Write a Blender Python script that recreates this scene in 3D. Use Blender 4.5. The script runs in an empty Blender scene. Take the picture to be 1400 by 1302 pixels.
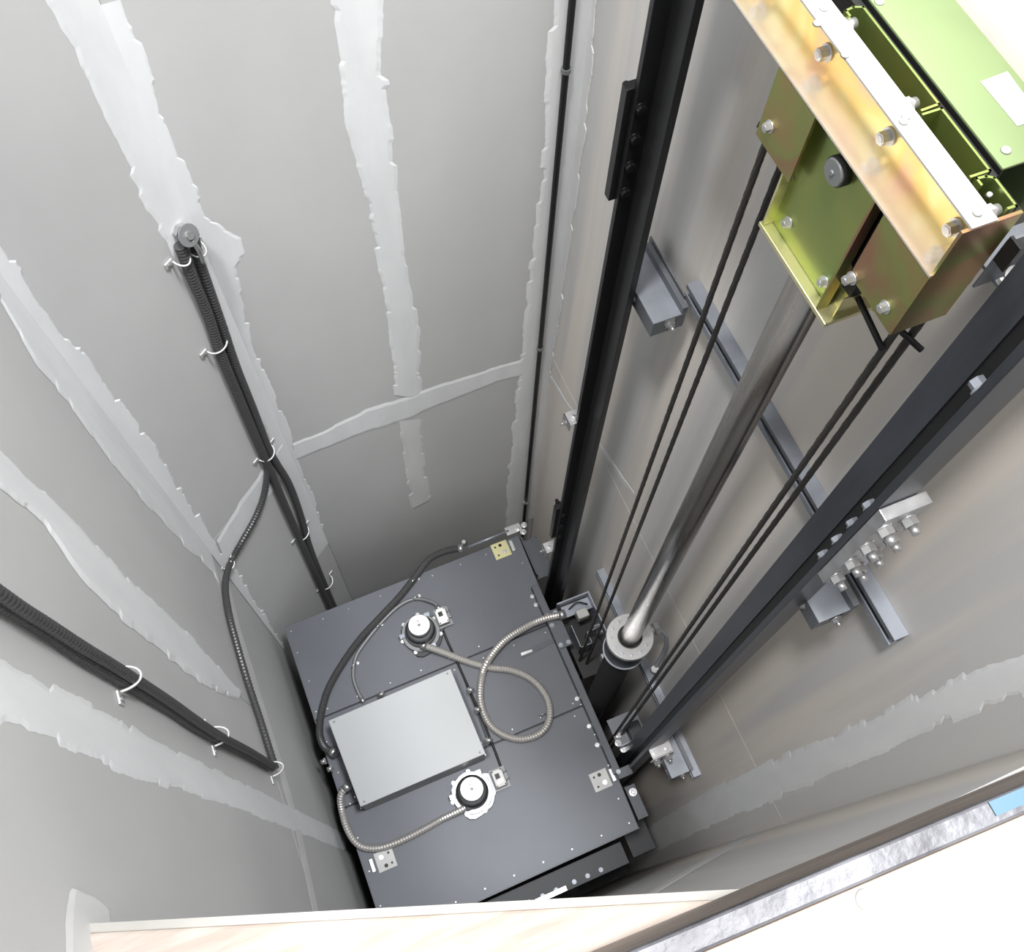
import bpy, bmesh, math, random
from mathutils import Vector, Matrix
random.seed(7)
C = bpy.context.scene.collection
sc = bpy.context.scene
H = 6.4                                   # eye height above the pit floor

# ---------------------------------------------------------------- camera
F = 1329.47
RM = Matrix(((0.92406283, 0.33840049, -0.17774421),
             (-0.38152361, 0.84501367, -0.37468871),
             (0.02340144, 0.41404952, 0.9099535)))
cd = bpy.data.cameras.new('camera'); cam = bpy.data.objects.new('camera', cd); C.objects.link(cam)
cd.sensor_fit = 'HORIZONTAL'; cd.sensor_width = 36; cd.lens = 36 * F / 1400
cd.clip_start = 0.02; cd.clip_end = 60
cam.matrix_world = Matrix.Translation((0, 0, H)) @ RM.to_4x4()
sc.camera = cam
# ---------------------------------------------------------------- light
w = bpy.data.worlds.new('world'); sc.world = w; w.use_nodes = True
w.node_tree.nodes['Background'].inputs[0].default_value = (0.93, 0.97, 1.0, 1)
w.node_tree.nodes['Background'].inputs[1].default_value = 1.3
def area(name, loc, target, size, energy, col=(1, 1, 1)):
    l = bpy.data.lights.new(name, 'AREA'); l.size = size; l.energy = energy; l.color = col
    o = bpy.data.objects.new(name, l); C.objects.link(o); o.location = (loc[0], loc[1], loc[2] + H)
    d = Vector(target) - Vector(loc); o.rotation_euler = d.to_track_quat('-Z', 'Y').to_euler()
    return o
area('overhead_fill', (-1.0, 0.2, 5.0), (0.7, 0.7, -2), 0.7, 800, (1, 0.985, 0.96))  # three unseen fill lights added high above to even out the shaft walls
area('overhead_fill', (1.5, 0.1, 5.0), (-0.2, 0.7, -2), 0.9, 1050, (0.98, 0.99, 1))
area('overhead_fill', (0.1, -1.6, 5.2), (0.3, 1.2, -2), 0.9, 260, (1, 0.99, 0.97))
area('corner_fill', (0.60, 0.72, -0.34), (0.9, 0.74, -0.60), 0.12, 9, (1, 0.98, 0.95))  # unseen light added to whiten the upper right wall and its flange reflection
sc.view_settings.view_transform = 'Standard'; sc.view_settings.look = 'None'
sc.view_settings.exposure = -0.6; sc.view_settings.gamma = 1.0
sc.view_settings.use_curve_mapping = False

# ---------------------------------------------------------------- helpers
def ray(px, py): return RM @ Vector(((px - 700) / F, -(py - 651) / F, -1))
def az_(px, py, z): r = ray(px, py); return r * (z / r.z)
def ax(px, py, x): r = ray(px, py); return r * (x / r.x)
def ay(px, py, y): r = ray(px, py); return r * (y / r.y)
def apl(px, py, p, n):
    r = ray(px, py); n = Vector(n); return r * (Vector(p).dot(n) / r.dot(n))

XB, XC, YA, YD = -0.435, 0.90, 1.62, -0.10
CH0 = Vector((XB, 1.365, 0)); CH1 = Vector((-0.085, YA, 0))
CHN = Vector((CH1.y - CH0.y, -(CH1.x - CH0.x), 0)).normalized()      # points into the shaft
def ach(px, py, off=0): return apl(px, py, CH0 + CHN * off, CHN)

def mat(name, col, rough=0.5, metal=0.0, noise=0.0, scale=20, bump=0.0, bscale=60, col2=None, stretch=None, spec=0.5, rvar=0.0):
    m = bpy.data.materials.new(name); m.use_nodes = True
    nt = m.node_tree; b = nt.nodes['Principled BSDF']
    b.inputs['Base Color'].default_value = (*col, 1); b.inputs['Roughness'].default_value = rough
    b.inputs['Metallic'].default_value = metal; b.inputs['Specular IOR Level'].default_value = spec
    tc = nt.nodes.new('ShaderNodeTexCoord'); mp = nt.nodes.new('ShaderNodeMapping')
    nt.links.new(tc.outputs['Object'], mp.inputs[0])
    if stretch: mp.inputs['Scale'].default_value = stretch
    if noise or col2:
        n = nt.nodes.new('ShaderNodeTexNoise'); n.inputs['Scale'].default_value = scale; n.inputs['Detail'].default_value = 6
        nt.links.new(mp.outputs[0], n.inputs[0])
        cr = nt.nodes.new('ShaderNodeValToRGB'); nt.links.new(n.outputs[0], cr.inputs[0])
        c2 = col2 if col2 else tuple(c * (1 - noise) for c in col)
        c1 = col if col2 else tuple(min(1, c * (1 + noise)) for c in col)
        cr.color_ramp.elements[0].position = 0.32; cr.color_ramp.elements[1].position = 0.68
        cr.color_ramp.elements[0].color = (*c2, 1); cr.color_ramp.elements[1].color = (*c1, 1)
        nt.links.new(cr.outputs[0], b.inputs['Base Color'])
        if rvar:
            mr = nt.nodes.new('ShaderNodeMapRange'); mr.inputs[3].default_value = rough - rvar; mr.inputs[4].default_value = rough + rvar
            nt.links.new(n.outputs[0], mr.inputs[0]); nt.links.new(mr.outputs[0], b.inputs['Roughness'])
    if bump:
        n2 = nt.nodes.new('ShaderNodeTexNoise'); n2.inputs['Scale'].default_value = bscale; n2.inputs['Detail'].default_value = 5
        nt.links.new(mp.outputs[0], n2.inputs[0])
        bp = nt.nodes.new('ShaderNodeBump'); bp.inputs['Strength'].default_value = bump; bp.inputs['Distance'].default_value = 0.004
        nt.links.new(n2.outputs[0], bp.inputs['Height']); nt.links.new(bp.outputs[0], b.inputs['Normal'])
    return m
def gold(name, stops, rough=0.3, scale=7):
    """zinc passivation: iridescent patches of olive, gold and pink on a metal"""
    m = bpy.data.materials.new(name); m.use_nodes = True; nt = m.node_tree; b = nt.nodes['Principled BSDF']
    b.inputs['Metallic'].default_value = 0.9; b.inputs['Roughness'].default_value = rough
    tc = nt.nodes.new('ShaderNodeTexCoord'); mp = nt.nodes.new('ShaderNodeMapping'); mp.inputs['Scale'].default_value = (1, 1, 0.8)
    nt.links.new(tc.outputs['Object'], mp.inputs[0])
    n = nt.nodes.new('ShaderNodeTexNoise'); n.inputs['Scale'].default_value = scale; n.inputs['Detail'].default_value = 2; n.inputs['Distortion'].default_value = 0.6
    nt.links.new(mp.outputs[0], n.inputs[0]); cr = nt.nodes.new('ShaderNodeValToRGB'); nt.links.new(n.outputs[0], cr.inputs[0])
    els = cr.color_ramp.elements
    while len(els) < len(stops): els.new(0.5)
    for i, (p, c) in enumerate(stops): els[i].position = p; els[i].color = (*c, 1)
    nt.links.new(cr.outputs[0], b.inputs['Base Color'])
    return m
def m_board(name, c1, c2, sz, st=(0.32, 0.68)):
    """plaster board: large soft mottling; strong stretch paints in vertical shadow streaks"""
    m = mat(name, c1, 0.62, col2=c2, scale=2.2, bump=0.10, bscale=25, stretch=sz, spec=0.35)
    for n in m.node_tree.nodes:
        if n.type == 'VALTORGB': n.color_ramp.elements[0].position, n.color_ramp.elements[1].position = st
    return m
M = {}
M['board'] = m_board('magnesite_board', (0.545, 0.55, 0.55), (0.485, 0.49, 0.49), (1, 1, 0.6))
M['board_warm_shadow'] = m_board('board_warm_shadow', (0.68, 0.63, 0.58), (0.545, 0.54, 0.535), (1.6, 3.2, 0.12), (0.42, 0.58))  # warm board; soft vertical shadow streaks painted in as stretched noise
M['seam'] = mat('joint_compound', (0.74, 0.75, 0.765), 0.7, col2=(0.67, 0.68, 0.695), scale=4, stretch=(3, 3, 0.8), bump=0.25, bscale=14)
M['seam_thin'] = mat('joint_compound_thin', (0.67, 0.675, 0.675), 0.7, col2=(0.61, 0.615, 0.615), scale=5, stretch=(3, 3, 0.8), bump=0.2, bscale=14)
M['slab'] = mat('slab', (0.3, 0.3, 0.3), 0.9)
M['pit'] = mat('pit_concrete', (0.10, 0.10, 0.10), 0.9, noise=0.2)
M['car'] = mat('car_paint', (0.078, 0.084, 0.098), 0.48, 0.25, noise=0.07, scale=3, bump=0.04, bscale=300)
M['car2'] = mat('car_frame_paint', (0.068, 0.074, 0.087), 0.48, 0.25, noise=0.10, scale=5)
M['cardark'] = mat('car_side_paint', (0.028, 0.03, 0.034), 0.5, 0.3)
M['grey'] = mat('box_grey', (0.33, 0.342, 0.35), 0.48, 0.1, noise=0.02, scale=2)
M['rail'] = mat('rail_black', (0.013, 0.0135, 0.015), 0.36, 0.5, noise=0.35, scale=5, stretch=(4, 4, 0.6), rvar=0.08)
M['railgrey'] = mat('rail_machined', (0.062, 0.068, 0.082), 0.36, 0.6, noise=0.25, scale=6, stretch=(4, 4, 0.5), rvar=0.06)
M['black'] = mat('black_paint', (0.007, 0.007, 0.0075), 0.5, 0.2)
M['steel'] = mat('strut_steel', (0.27, 0.29, 0.33), 0.42, 0.45, noise=0.25, scale=8, rvar=0.06)
M['steeldark'] = mat('strut_slot', (0.14, 0.15, 0.165), 0.45, 0.4)
M['zinc'] = mat('zinc', (0.50, 0.50, 0.51), 0.34, 0.85, noise=0.12, scale=30, rvar=0.06)
M['zincflat'] = mat('zinc_flat', (0.36, 0.36, 0.355), 0.5, 0.3, noise=0.08, scale=14, bump=0.3, bscale=18)
M['alu'] = mat('alu_cap', (0.55, 0.55, 0.55), 0.4, 0.3, noise=0.03)
M['motor'] = mat('motor_grey', (0.17, 0.175, 0.18), 0.5, 0.35)
M['hose'] = mat('steel_hose', (0.52, 0.50, 0.48), 0.38, 0.6)
M['conduit'] = mat('black_conduit', (0.05, 0.05, 0.052), 0.38, 0.1)
M['rope'] = mat('rope', (0.035, 0.033, 0.03), 0.5, 0.3)
M['chrome'] = mat('piston_steel', (0.25, 0.24, 0.23), 0.27, 1.0, noise=0.10, scale=14, stretch=(5, 5, 0.1), rvar=0.05)
M['ring'] = mat('flange_steel', (0.50, 0.50, 0.50), 0.3, 0.85)
M['green'] = mat('green_paint', (0.125, 0.172, 0.075), 0.6, 0.0, noise=0.05, scale=12)
M['label'] = mat('label_white', (0.36, 0.37, 0.365), 0.5)
M['wood'] = mat('pale_wood', (0.40, 0.35, 0.31), 0.6, col2=(0.27, 0.215, 0.18), scale=3.5, stretch=(2, 16, 2), bump=0.2, bscale=30)
M['wood2'] = mat('landing_wood', (0.52, 0.45, 0.385), 0.55, col2=(0.36, 0.285, 0.22), scale=2.5, stretch=(1.5, 12, 2))
M['timberedge'] = mat('timber_edge', (0.30, 0.29, 0.27), 0.7, noise=0.1, scale=6)
M['fascia'] = mat('fascia_brown', (0.26, 0.215, 0.185), 0.55, col2=(0.17, 0.14, 0.12), scale=3, stretch=(2, 5, 9))
M['nosing'] = mat('nosing_metal', (0.14, 0.14, 0.155), 0.45, 0.2, col2=(0.035, 0.033, 0.04), scale=12, bump=0.6, bscale=40)
M['blue'] = mat('blue_film', (0.05, 0.12, 0.18), 0.45)
OL, GO, PK, BR = (0.30, 0.36, 0.13), (0.80, 0.60, 0.22), (0.72, 0.42, 0.36), (0.36, 0.23, 0.11)
M['olive'] = gold('passivated_olive', [(0.30, (0.36, 0.40, 0.13)), (0.55, (0.27, 0.36, 0.12)), (0.72, (0.50, 0.42, 0.13))], 0.30, 5)
M['brownish'] = gold('passivated_brown', [(0.34, (0.38, 0.21, 0.13)), (0.48, (0.30, 0.33, 0.11)), (0.62, (0.42, 0.27, 0.13))], 0.30, 9)
M['goldpink'] = gold('passivated_gold', [(0.30, (0.86, 0.52, 0.40)), (0.48, (0.85, 0.62, 0.24)), (0.62, (0.85, 0.78, 0.40)), (0.75, (0.72, 0.45, 0.42))], 0.27, 9)
M['goldglare'] = gold('passivated_glare', [(0.3, (0.97, 0.80, 0.70)), (0.5, (0.99, 0.92, 0.80)), (0.7, (0.92, 0.74, 0.70))], 0.24, 9)  # same gold made paler, painting in the bright reflection on the flange
M['lip'] = gold('passivated_lip', [(0.3, (0.70, 0.70, 0.36)), (0.7, (0.80, 0.72, 0.45))], 0.3, 9)

class MB:
    """collects shapes in eye-centred coordinates; build() links them as one mesh"""
    def __init__(s): s.v = []; s.f = []; s.sm = set()
    def add(s, vs, fs, smooth=False):
        o = len(s.v); s.v += [Vector(v) for v in vs]
        for f in fs:
            if smooth: s.sm.add(len(s.f))
            s.f.append([o + i for i in f])
        return s
    def box(s, x0, x1, y0, y1, z0, z1):
        vs = [(x, y, z) for z in (z0, z1) for y in (y0, y1) for x in (x0, x1)]
        return s.add(vs, [(0, 2, 3, 1), (4, 5, 7, 6), (0, 1, 5, 4), (2, 6, 7, 3), (0, 4, 6, 2), (1, 3, 7, 5)])
    def obox(s, c, u, v, w_):
        c, u, v, w_ = map(Vector, (c, u, v, w_))
        vs = [c + u * a + v * b + w_ * d for d in (-1, 1) for b in (-1, 1) for a in (-1, 1)]
        return s.add(vs, [(0, 2, 3, 1), (4, 5, 7, 6), (0, 1, 5, 4), (2, 6, 7, 3), (0, 4, 6, 2), (1, 3, 7, 5)])
    def prism(s, pts, vec):
        vec = Vector(vec); n = len(pts); pts = [Vector(p) for p in pts]
        vs = pts + [p + vec for p in pts]
        return s.add(vs, [list(range(n))[::-1], list(range(n, 2 * n))] + [(i, (i + 1) % n, n + (i + 1) % n, n + i) for i in range(n)])
    def cone(s, c, ax_, r0, r1, h, seg=24, smooth=True):
        ax_ = Vector(ax_).normalized(); c = Vector(c)
        a = ax_.orthogonal().normalized(); b = ax_.cross(a)
        vs = []
        for k, r in ((0, r0), (h, r1)):
            for i in range(seg):
                t = 2 * math.pi * i / seg; vs.append(c + ax_ * k + a * (r * math.cos(t)) + b * (r * math.sin(t)))
        s.add(vs, [(i, (i + 1) % seg, seg + (i + 1) % seg, seg + i) for i in range(seg)], smooth)
        o = len(s.v) - 2 * seg
        s.f.append([o + i for i in range(seg)][::-1]); s.f.append([o + seg + i for i in range(seg)])
        return s
    def ring(s, c, r0, r1, h, seg=40):
        c = Vector(c); vs = []
        for z in (0, h):
            for r in (r0, r1):
                for i in range(seg):
                    t = 2 * math.pi * i / seg; vs.append(c + Vector((r * math.cos(t), r * math.sin(t), z)))
        fs = []
        for i in range(seg):
            j = (i + 1) % seg
            fs += [(i, j, seg + j, seg + i), (2 * seg + j, 2 * seg + i, 3 * seg + i, 3 * seg + j),
                   (seg + i, seg + j, 3 * seg + j, 3 * seg + i), (j, i, 2 * seg + i, 2 * seg + j)]
        return s.add(vs, fs)
    def hexb(s, c, n, r, h, seg=6):
        return s.cone(c, n, r, r, h, seg, False)
    def tube(s, pts, r, seg=8, corr=0.0, pitch=0.0, sub=6, smooth=True):
        P = [Vector(p) for p in pts]
        Q = []
        if len(P) > 2:
            E = [2 * P[0] - P[1]] + P + [2 * P[-1] - P[-2]]
            for i in range(1, len(E) - 2):
                for k in range(sub):
                    t = k / sub
                    a, b, c_, d = E[i - 1:i + 3]
                    Q.append(0.5 * ((2 * b) + (c_ - a) * t + (2 * a - 5 * b + 4 * c_ - d) * t * t + (3 * b - a - 3 * c_ + d) * t ** 3))
            Q.append(P[-1])
        else: Q = P
        if corr:                                            # resample at half the pitch
            L = [0]
            for i in range(1, len(Q)): L.append(L[-1] + (Q[i] - Q[i - 1]).length)
            n = max(2, int(L[-1] / pitch * 2)); R_ = []; j = 0
            for k in range(n + 1):
                d = L[-1] * k / n
                while j < len(L) - 2 and L[j + 1] < d: j += 1
                t = (d - L[j]) / max(1e-9, L[j + 1] - L[j]); R_.append(Q[j].lerp(Q[j + 1], t))
            Q = R_
        vs = []; up = None
        for i, q in enumerate(Q):
            d = (Q[min(i + 1, len(Q) - 1)] - Q[max(i - 1, 0)]).normalized()
            if up is None: up = d.orthogonal().normalized()
            up = (up - d * up.dot(d)).normalized(); b = d.cross(up)
            rr = r * (1 - corr * (i % 2)) if corr else r
            vs += [q + up * (rr * math.cos(2 * math.pi * k / seg)) + b * (rr * math.sin(2 * math.pi * k / seg)) for k in range(seg)]
        n = len(Q)
        fs = [(i * seg + k, i * seg + (k + 1) % seg, (i + 1) * seg + (k + 1) % seg, (i + 1) * seg + k) for i in range(n - 1) for k in range(seg)]
        s.add(vs, fs, smooth and not corr)
        o = len(s.v) - n * seg
        s.f.append([o + i for i in range(seg)][::-1]); s.f.append([o + (n - 1) * seg + i for i in range(seg)])
        return s
    def sheet(s, path, z0, z1, t, closed=False):
        """folded sheet metal: plan path (x,y) of thickness t, extruded in z"""
        for (x0, y0), (x1, y1) in zip(path[:-1], path[1:]):
            d = Vector((x1 - x0, y1 - y0, 0)); n = Vector((-d.y, d.x, 0)).normalized() * t / 2; e = d.normalized() * t / 2
            a = Vector((x0, y0, z0)) - e; b = Vector((x1, y1, z0)) + e
            s.prism([a - n, b - n, b + n, a + n], (0, 0, z1 - z0))
        return s
    def build(s, name, m, parent=None, loc=None, bevel=0.0):
        if parent is not None: root = Vector(parent['_o'])
        elif loc is not None: root = Vector(loc)
        else:
            xs = [v.x for v in s.v]; ys = [v.y for v in s.v]; zs = [v.z for v in s.v]
            root = Vector(((min(xs) + max(xs)) / 2, (min(ys) + max(ys)) / 2, min(zs)))
        me = bpy.data.meshes.new(name); me.from_pydata([v - root for v in s.v], [], s.f); me.update()
        bm = bmesh.new(); bm.from_mesh(me); bmesh.ops.recalc_face_normals(bm, faces=bm.faces); bm.to_mesh(me); bm.free()
        for i in s.sm:
            me.polygons[i].use_smooth = True
        me.materials.append(M[m] if isinstance(m, str) else m)
        o = bpy.data.objects.new(name, me); C.objects.link(o); o['_o'] = list(root)
        if parent is not None: o.parent = parent
        else: o.location = root + Vector((0, 0, H))
        if bevel:
            b = o.modifiers.new('bevel', 'BEVEL'); b.width = bevel; b.segments = 2; b.limit_method = 'ANGLE'
        return o
def tag(o, label=None, cat=None, group=None, kind=None):
    if label: o['label'] = label
    if cat: o['category'] = cat
    if group: o['group'] = group
    if kind: o['kind'] = kind
    return o
def thing(name, loc, label, cat, group=None):
    o = bpy.data.objects.new(name, None); C.objects.link(o); o.empty_display_size = 0.05
    o.location = Vector(loc) + Vector((0, 0, H)); o['_o'] = list(loc)
    return tag(o, label, cat, group)
def struct(name, mb, m, **k):
    o = mb.build(name, m, **k); o['kind'] = 'structure'; return o

# ---------------------------------------------------------------- shell
TOP, BOT = 0.10, -H
LAND = -1.0                                     # landing floor
ZR = -3.0                                       # level joint between board courses
w_back = struct('wall_back', MB().box(CH1.x - 0.05, XC + 0.11, YA + 0.012, YA + 0.10, BOT, TOP), 'slab')
w_left = struct('wall_left', MB().box(XB - 0.10, XB - 0.012, YD - 1.4, CH0.y + 0.05, BOT, TOP), 'slab')
w_right = struct('wall_right', MB().box(XC + 0.012, XC + 0.10, YD - 1.4, YA + 0.012, BOT, TOP), 'slab')
w_front = struct('wall_front', MB().box(XB - 0.012, XC + 0.012, YD - 0.10, YD - 0.012, BOT, -1.30), 'slab')
o_ = -CHN * 0.012; o2 = -CHN * 0.09
w_corner = struct('wall_back_left', MB().prism([(CH0 + o_ + Vector((0, 0, BOT))), (CH1 + o_ + Vector((0, 0, BOT))), (CH1 + o2 + Vector((0, 0, BOT))), (CH0 + o2 + Vector((0, 0, BOT)))], (0, 0, TOP - BOT)), 'slab')
floor = struct('floor', MB().box(XB - 0.1, XC + 0.1, YD - 0.1, YA + 0.1, BOT - 0.1, BOT), 'pit')

def boards(parent, axis, const, splits, m, zs):
    """boards hung on a wall: plates 12 mm thick with a recessed gap under each joint"""
    g = 0.0015
    for a, b in zip(splits[:-1], splits[1:]):
        for z0, z1 in zip(zs[:-1], zs[1:]):
            mb = MB()
            if axis == 'y': mb.box(a + g, b - g, const, const + 0.012, z0 + g, z1 - g) if const > 0 else mb.box(a + g, b - g, const - 0.012, const, z0 + g, z1 - g)
            else: mb.box(const, const + 0.012, a + g, b - g, z0 + g, z1 - g) if const > 0 else mb.box(const - 0.012, const, a + g, b - g, z0 + g, z1 - g)
            mb.build('board', m, w_parent(parent))
def w_parent(o): return o
boards(w_back, 'y', YA, [CH1.x, 0.36, XC], 'board', [ZR, TOP])
boards(w_back, 'y', YA, [CH1.x, XC], 'board', [BOT, ZR])
boards(w_left, 'x', XB, [YD - 1.4, -0.40, 0.45, 0.80, CH0.y], 'board', [ZR, TOP])
boards(w_left, 'x', XB, [YD - 1.4, -0.40, 0.45, CH0.y], 'board', [BOT, ZR])
boards(w_right, 'x', XC, [YD - 1.4, YD - 0.01, YA], 'board_warm_shadow', [BOT, ZR, TOP])
boards(w_front, 'y', YD, [XB, XC], 'board_warm_shadow', [BOT, ZR, -1.30])
for z0, z1 in ((BOT, ZR), (ZR, TOP)):
    q = [CH0, CH1, CH1 - CHN * 0.012, CH0 - CHN * 0.012]
    MB().prism([p + Vector((0, 0, z0 + 0.0015)) for p in q], (0, 0, z1 - z0 - 0.003)).build('board', 'board', w_corner)

tcount = [0.0]
def layer():
    tcount[0] += 0.00025; return 0.0012 + tcount[0] % 0.003
def strokes(n, jag):
    """saw-tooth offsets left by overlapping trowel strokes"""
    out = []; 
    while len(out) <= n:
        k = random.randint(2, 9); a = random.uniform(-1, 1.3) * jag; b = a - random.uniform(-0.4, 1.5) * jag
        out += [a + (b - a) * i / k + random.uniform(-.22, .22) * jag for i in range(k)]
    return out
def resample(pts, step):
    L = [0]
    for i in range(1, len(pts)): L.append(L[-1] + (pts[i] - pts[i - 1]).length)
    n = max(2, int(L[-1] / step)); out = []; j = 0
    for k in range(n + 1):
        d = L[-1] * k / n
        while j < len(L) - 2 and L[j + 1] < d: j += 1
        t = (d - L[j]) / max(1e-9, L[j + 1] - L[j]); out.append(pts[j].lerp(pts[j + 1], t))
    return out, n
def seam(parent, fn, left, right, nrm, m='seam', jag=0.006, step=0.012, name='joint_compound'):
    """trowelled ribbon of filler over a board joint, with ragged edges"""
    A = [fn(*p) for p in left]; B = [fn(*p) for p in right]
    LA = sum((A[i + 1] - A[i]).length for i in range(len(A) - 1))
    n = max(3, int(LA / step))
    def res(P):
        L = [0]
        for i in range(1, len(P)): L.append(L[-1] + (P[i] - P[i - 1]).length)
        out = []; j = 0
        for k in range(n + 1):
            d = L[-1] * k / n
            while j < len(L) - 2 and L[j + 1] < d: j += 1
            out.append(P[j].lerp(P[j + 1], (d - L[j]) / max(1e-9, L[j + 1] - L[j])))
        return out
    A, B = res(A), res(B); nrm = Vector(nrm); t = layer(); e0 = t * 0.2
    vs = []; SA = strokes(n, jag); SB = strokes(n, jag)
    for k_, (a, b) in enumerate(zip(A, B)):
        d = (b - a).normalized(); ja = -SA[k_]; jb = SB[k_]
        a2 = a + d * ja; b2 = b + d * jb
        i1 = a2.lerp(b2, 0.12); i2 = a2.lerp(b2, 0.88)
        vs += [a2 + nrm * e0, i1 + nrm * t, i2 + nrm * t, b2 + nrm * e0]
    fs = [(4 * i + k, 4 * i + k + 1, 4 * i + k + 5, 4 * i + k + 4) for i in range(n) for k in range(3)]
    mb = MB().add(vs, fs)
    return mb.build(name, m, parent)
fA = lambda x, y: ay(x, y, YA)
fB = lambda x, y: ax(x, y, XB)
fC = lambda x, y: ax(x, y, XC)
fD = lambda x, y: ay(x, y, YD)
nA, nB, nC, nD = (0, -1, 0), (1, 0, 0), (-1, 0, 0), (0, 1, 0)
# back wall
def cornerA(y, z): return Vector((CH1.x, YA, z))
PC = [(112, 0), (160, 120), (205, 220), (250, 320), (300, 425), (350, 530), (395, 628), (425, 715), (447, 790)]
# corner line of the chamfer seen in the frame: project by plane of wall A at x = CH1.x
def corner_line(fn_x, fn_y, z0, z1, n=12): return [Vector((fn_x, fn_y, z0 + (z1 - z0) * i / n)) for i in range(n + 1)]
def seam3(parent, A, B, nrm, m='seam', jag=0.006, jl=True, jr=True):
    n = max(3, int((A[-1] - A[0]).length / 0.012))
    def res(P):
        L = [0]
        for i in range(1, len(P)): L.append(L[-1] + (P[i] - P[i - 1]).length)
        out = []; j = 0
        for k in range(n + 1):
            d = L[-1] * k / n
            while j < len(L) - 2 and L[j + 1] < d: j += 1
            out.append(P[j].lerp(P[j + 1], (d - L[j]) / max(1e-9, L[j + 1] - L[j])))
        return out
    A, B = res(A), res(B); nrm = Vector(nrm); t = layer(); e0 = t * 0.2; vs = []; SA = strokes(n, jag); SB = strokes(n, jag)
    for k_, (a, b) in enumerate(zip(A, B)):
        d = (b - a).normalized(); ja = -SA[k_] * jl; jb = SB[k_] * jr
        a2 = a + d * ja; b2 = b + d * jb
        vs += [a2 + nrm * (e0 if jl else t), a2.lerp(b2, 0.12) + nrm * t, a2.lerp(b2, 0.88) + nrm * t, b2 + nrm * (e0 if jr else t)]
    fs = [(4 * i + k, 4 * i + k + 1, 4 * i + k + 5, 4 * i + k + 4) for i in range(n) for k in range(3)]
    return MB().add(vs, fs).build('joint_compound', m, parent)
# seam over the back-left edge: right half on the back wall, left half on the chamfer
zt, zb = -1.18, -4.6
R_ = [fA(*p) for p in [(160, 0), (195, 70), (250, 220), (285, 300), (330, 325), (335, 345), (322, 365), (345, 470), (400, 600), (432, 690), (458, 775)]]
seam3(w_back, corner_line(CH1.x, YA, R_[0].z, R_[-1].z), R_, nA, jl=False)
Lc = [ach(*p) for p in [(60, 0), (100, 70), (150, 180), (205, 290), (235, 345), (290, 440), (330, 520), (372, 610), (400, 690), (428, 770)]]
seam3(w_corner, Lc, corner_line(CH1.x, YA, Lc[0].z, Lc[-1].z), CHN, jr=False)
seam(w_back, fA, [(455, -8), (465, 90), (478, 190), (500, 260), (515, 350), (530, 440), (540, 540)], [(520, -8), (525, 90), (537, 170), (543, 260), (555, 350), (572, 440), (578, 545)], nA)
seam(w_back, fA, [(546, 575), (553, 640), (564, 695)], [(577, 572), (580, 640), (590, 682)], nA, 'seam_thin')
seam(w_back, fA, [(400, 606), (440, 590), (500, 560), (560, 541), (620, 520), (680, 501), (728, 487)], [(405, 629), (440, 615), (500, 592), (560, 572), (620, 546), (680, 522), (728, 511)], nA, jag=0.004)
Lk = [fA(*p) for p in [(755, -8), (745, 120), (740, 240), (728, 340), (718, 430), (708, 520), (698, 620), (690, 722)]]
seam3(w_back, Lk, corner_line(XC, YA, Lk[0].z, Lk[-1].z), nA, jr=False)
Rk = [fC(*p) for p in [(817, -8), (811, 90), (801, 180), (786, 290), (771, 400), (757, 490), (742, 570), (732, 640)]]
seam3(w_right, corner_line(XC, YA, Rk[0].z, Rk[-1].z), Rk, nC, 'seam_thin', jl=False)
# chamfer and left wall
seam(w_corner, ach, [(296, 738), (330, 682), (385, 606)], [(308, 772), (350, 712), (392, 640)], CHN, jag=0.004)
L5 = [fB(*p) for p in [(0, 412), (50, 500), (100, 560), (150, 632), (200, 690), (250, 745), (285, 775), (300, 800)]]
seam3(w_left, L5, corner_line(XB, CH0.y, L5[0].z, L5[-1].z), nB, jr=False)
R5 = [ach(*p) for p in [(0, 330), (60, 420), (110, 480), (170, 560), (220, 622), (290, 735), (330, 790), (365, 845), (398, 905)]]
seam3(w_corner, corner_line(XB, CH0.y, R5[0].z, R5[-1].z), R5, CHN, jl=False)
seam(w_left, fB, [(-5, 660), (60, 720), (110, 790), (170, 850), (230, 900), (280, 940), (325, 957)], [(-5, 615), (50, 665), (100, 712), (150, 765), (200, 815), (260, 868), (328, 945)], nB)
seam(w_left, fB, [(300, 785), (320, 862), (345, 940), (380, 1052), (405, 1140), (428, 1250)], [(309, 780), (329, 860), (353, 938), (388, 1050), (412, 1138), (436, 1250)], nB, 'seam_thin', jag=0.003)
seam(w_left, fB, [(-5, 905), (60, 935), (130, 965), (200, 1005), (280, 1045), (360, 1085), (420, 1115), (480, 1145)], [(-5, 988), (60, 1008), (130, 1040), (200, 1068), (270, 1088), (340, 1112), (400, 1135), (470, 1163)], nB, jag=0.008)
seam(w_left, fB, [(92, 1310), (90, 1260), (98, 1215), (112, 1222)], [(150, 1310), (160, 1275), (152, 1245), (128, 1228)], nB, 'seam_thin', jag=0.006)
# right and front walls
seam(w_right, fC, [(742, 496), (777, 552), (830, 619), (868, 674)], [(742, 503), (777, 560), (830, 628), (868, 684)], nC, 'seam_thin', jag=0.003)
seam(w_right, fC, [(1405, 892), (1330, 917), (1250, 952), (1200, 977), (1150, 1000), (1100, 1020), (1050, 1042), (980, 1075), (900, 1122), (860, 1150)],
     [(1405, 948), (1300, 985), (1220, 1025), (1170, 1045), (1120, 1068), (1060, 1094), (1000, 1118), (930, 1148), (860, 1182)], nC, 'seam', jag=0.008)
seam(w_front, fD, [(1055, 1108), (1030, 1136), (950, 1183), (877, 1228)], [(1062, 1112), (1036, 1141), (953, 1188), (881, 1232)], nD, 'seam_thin', jag=0.002)

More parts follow.
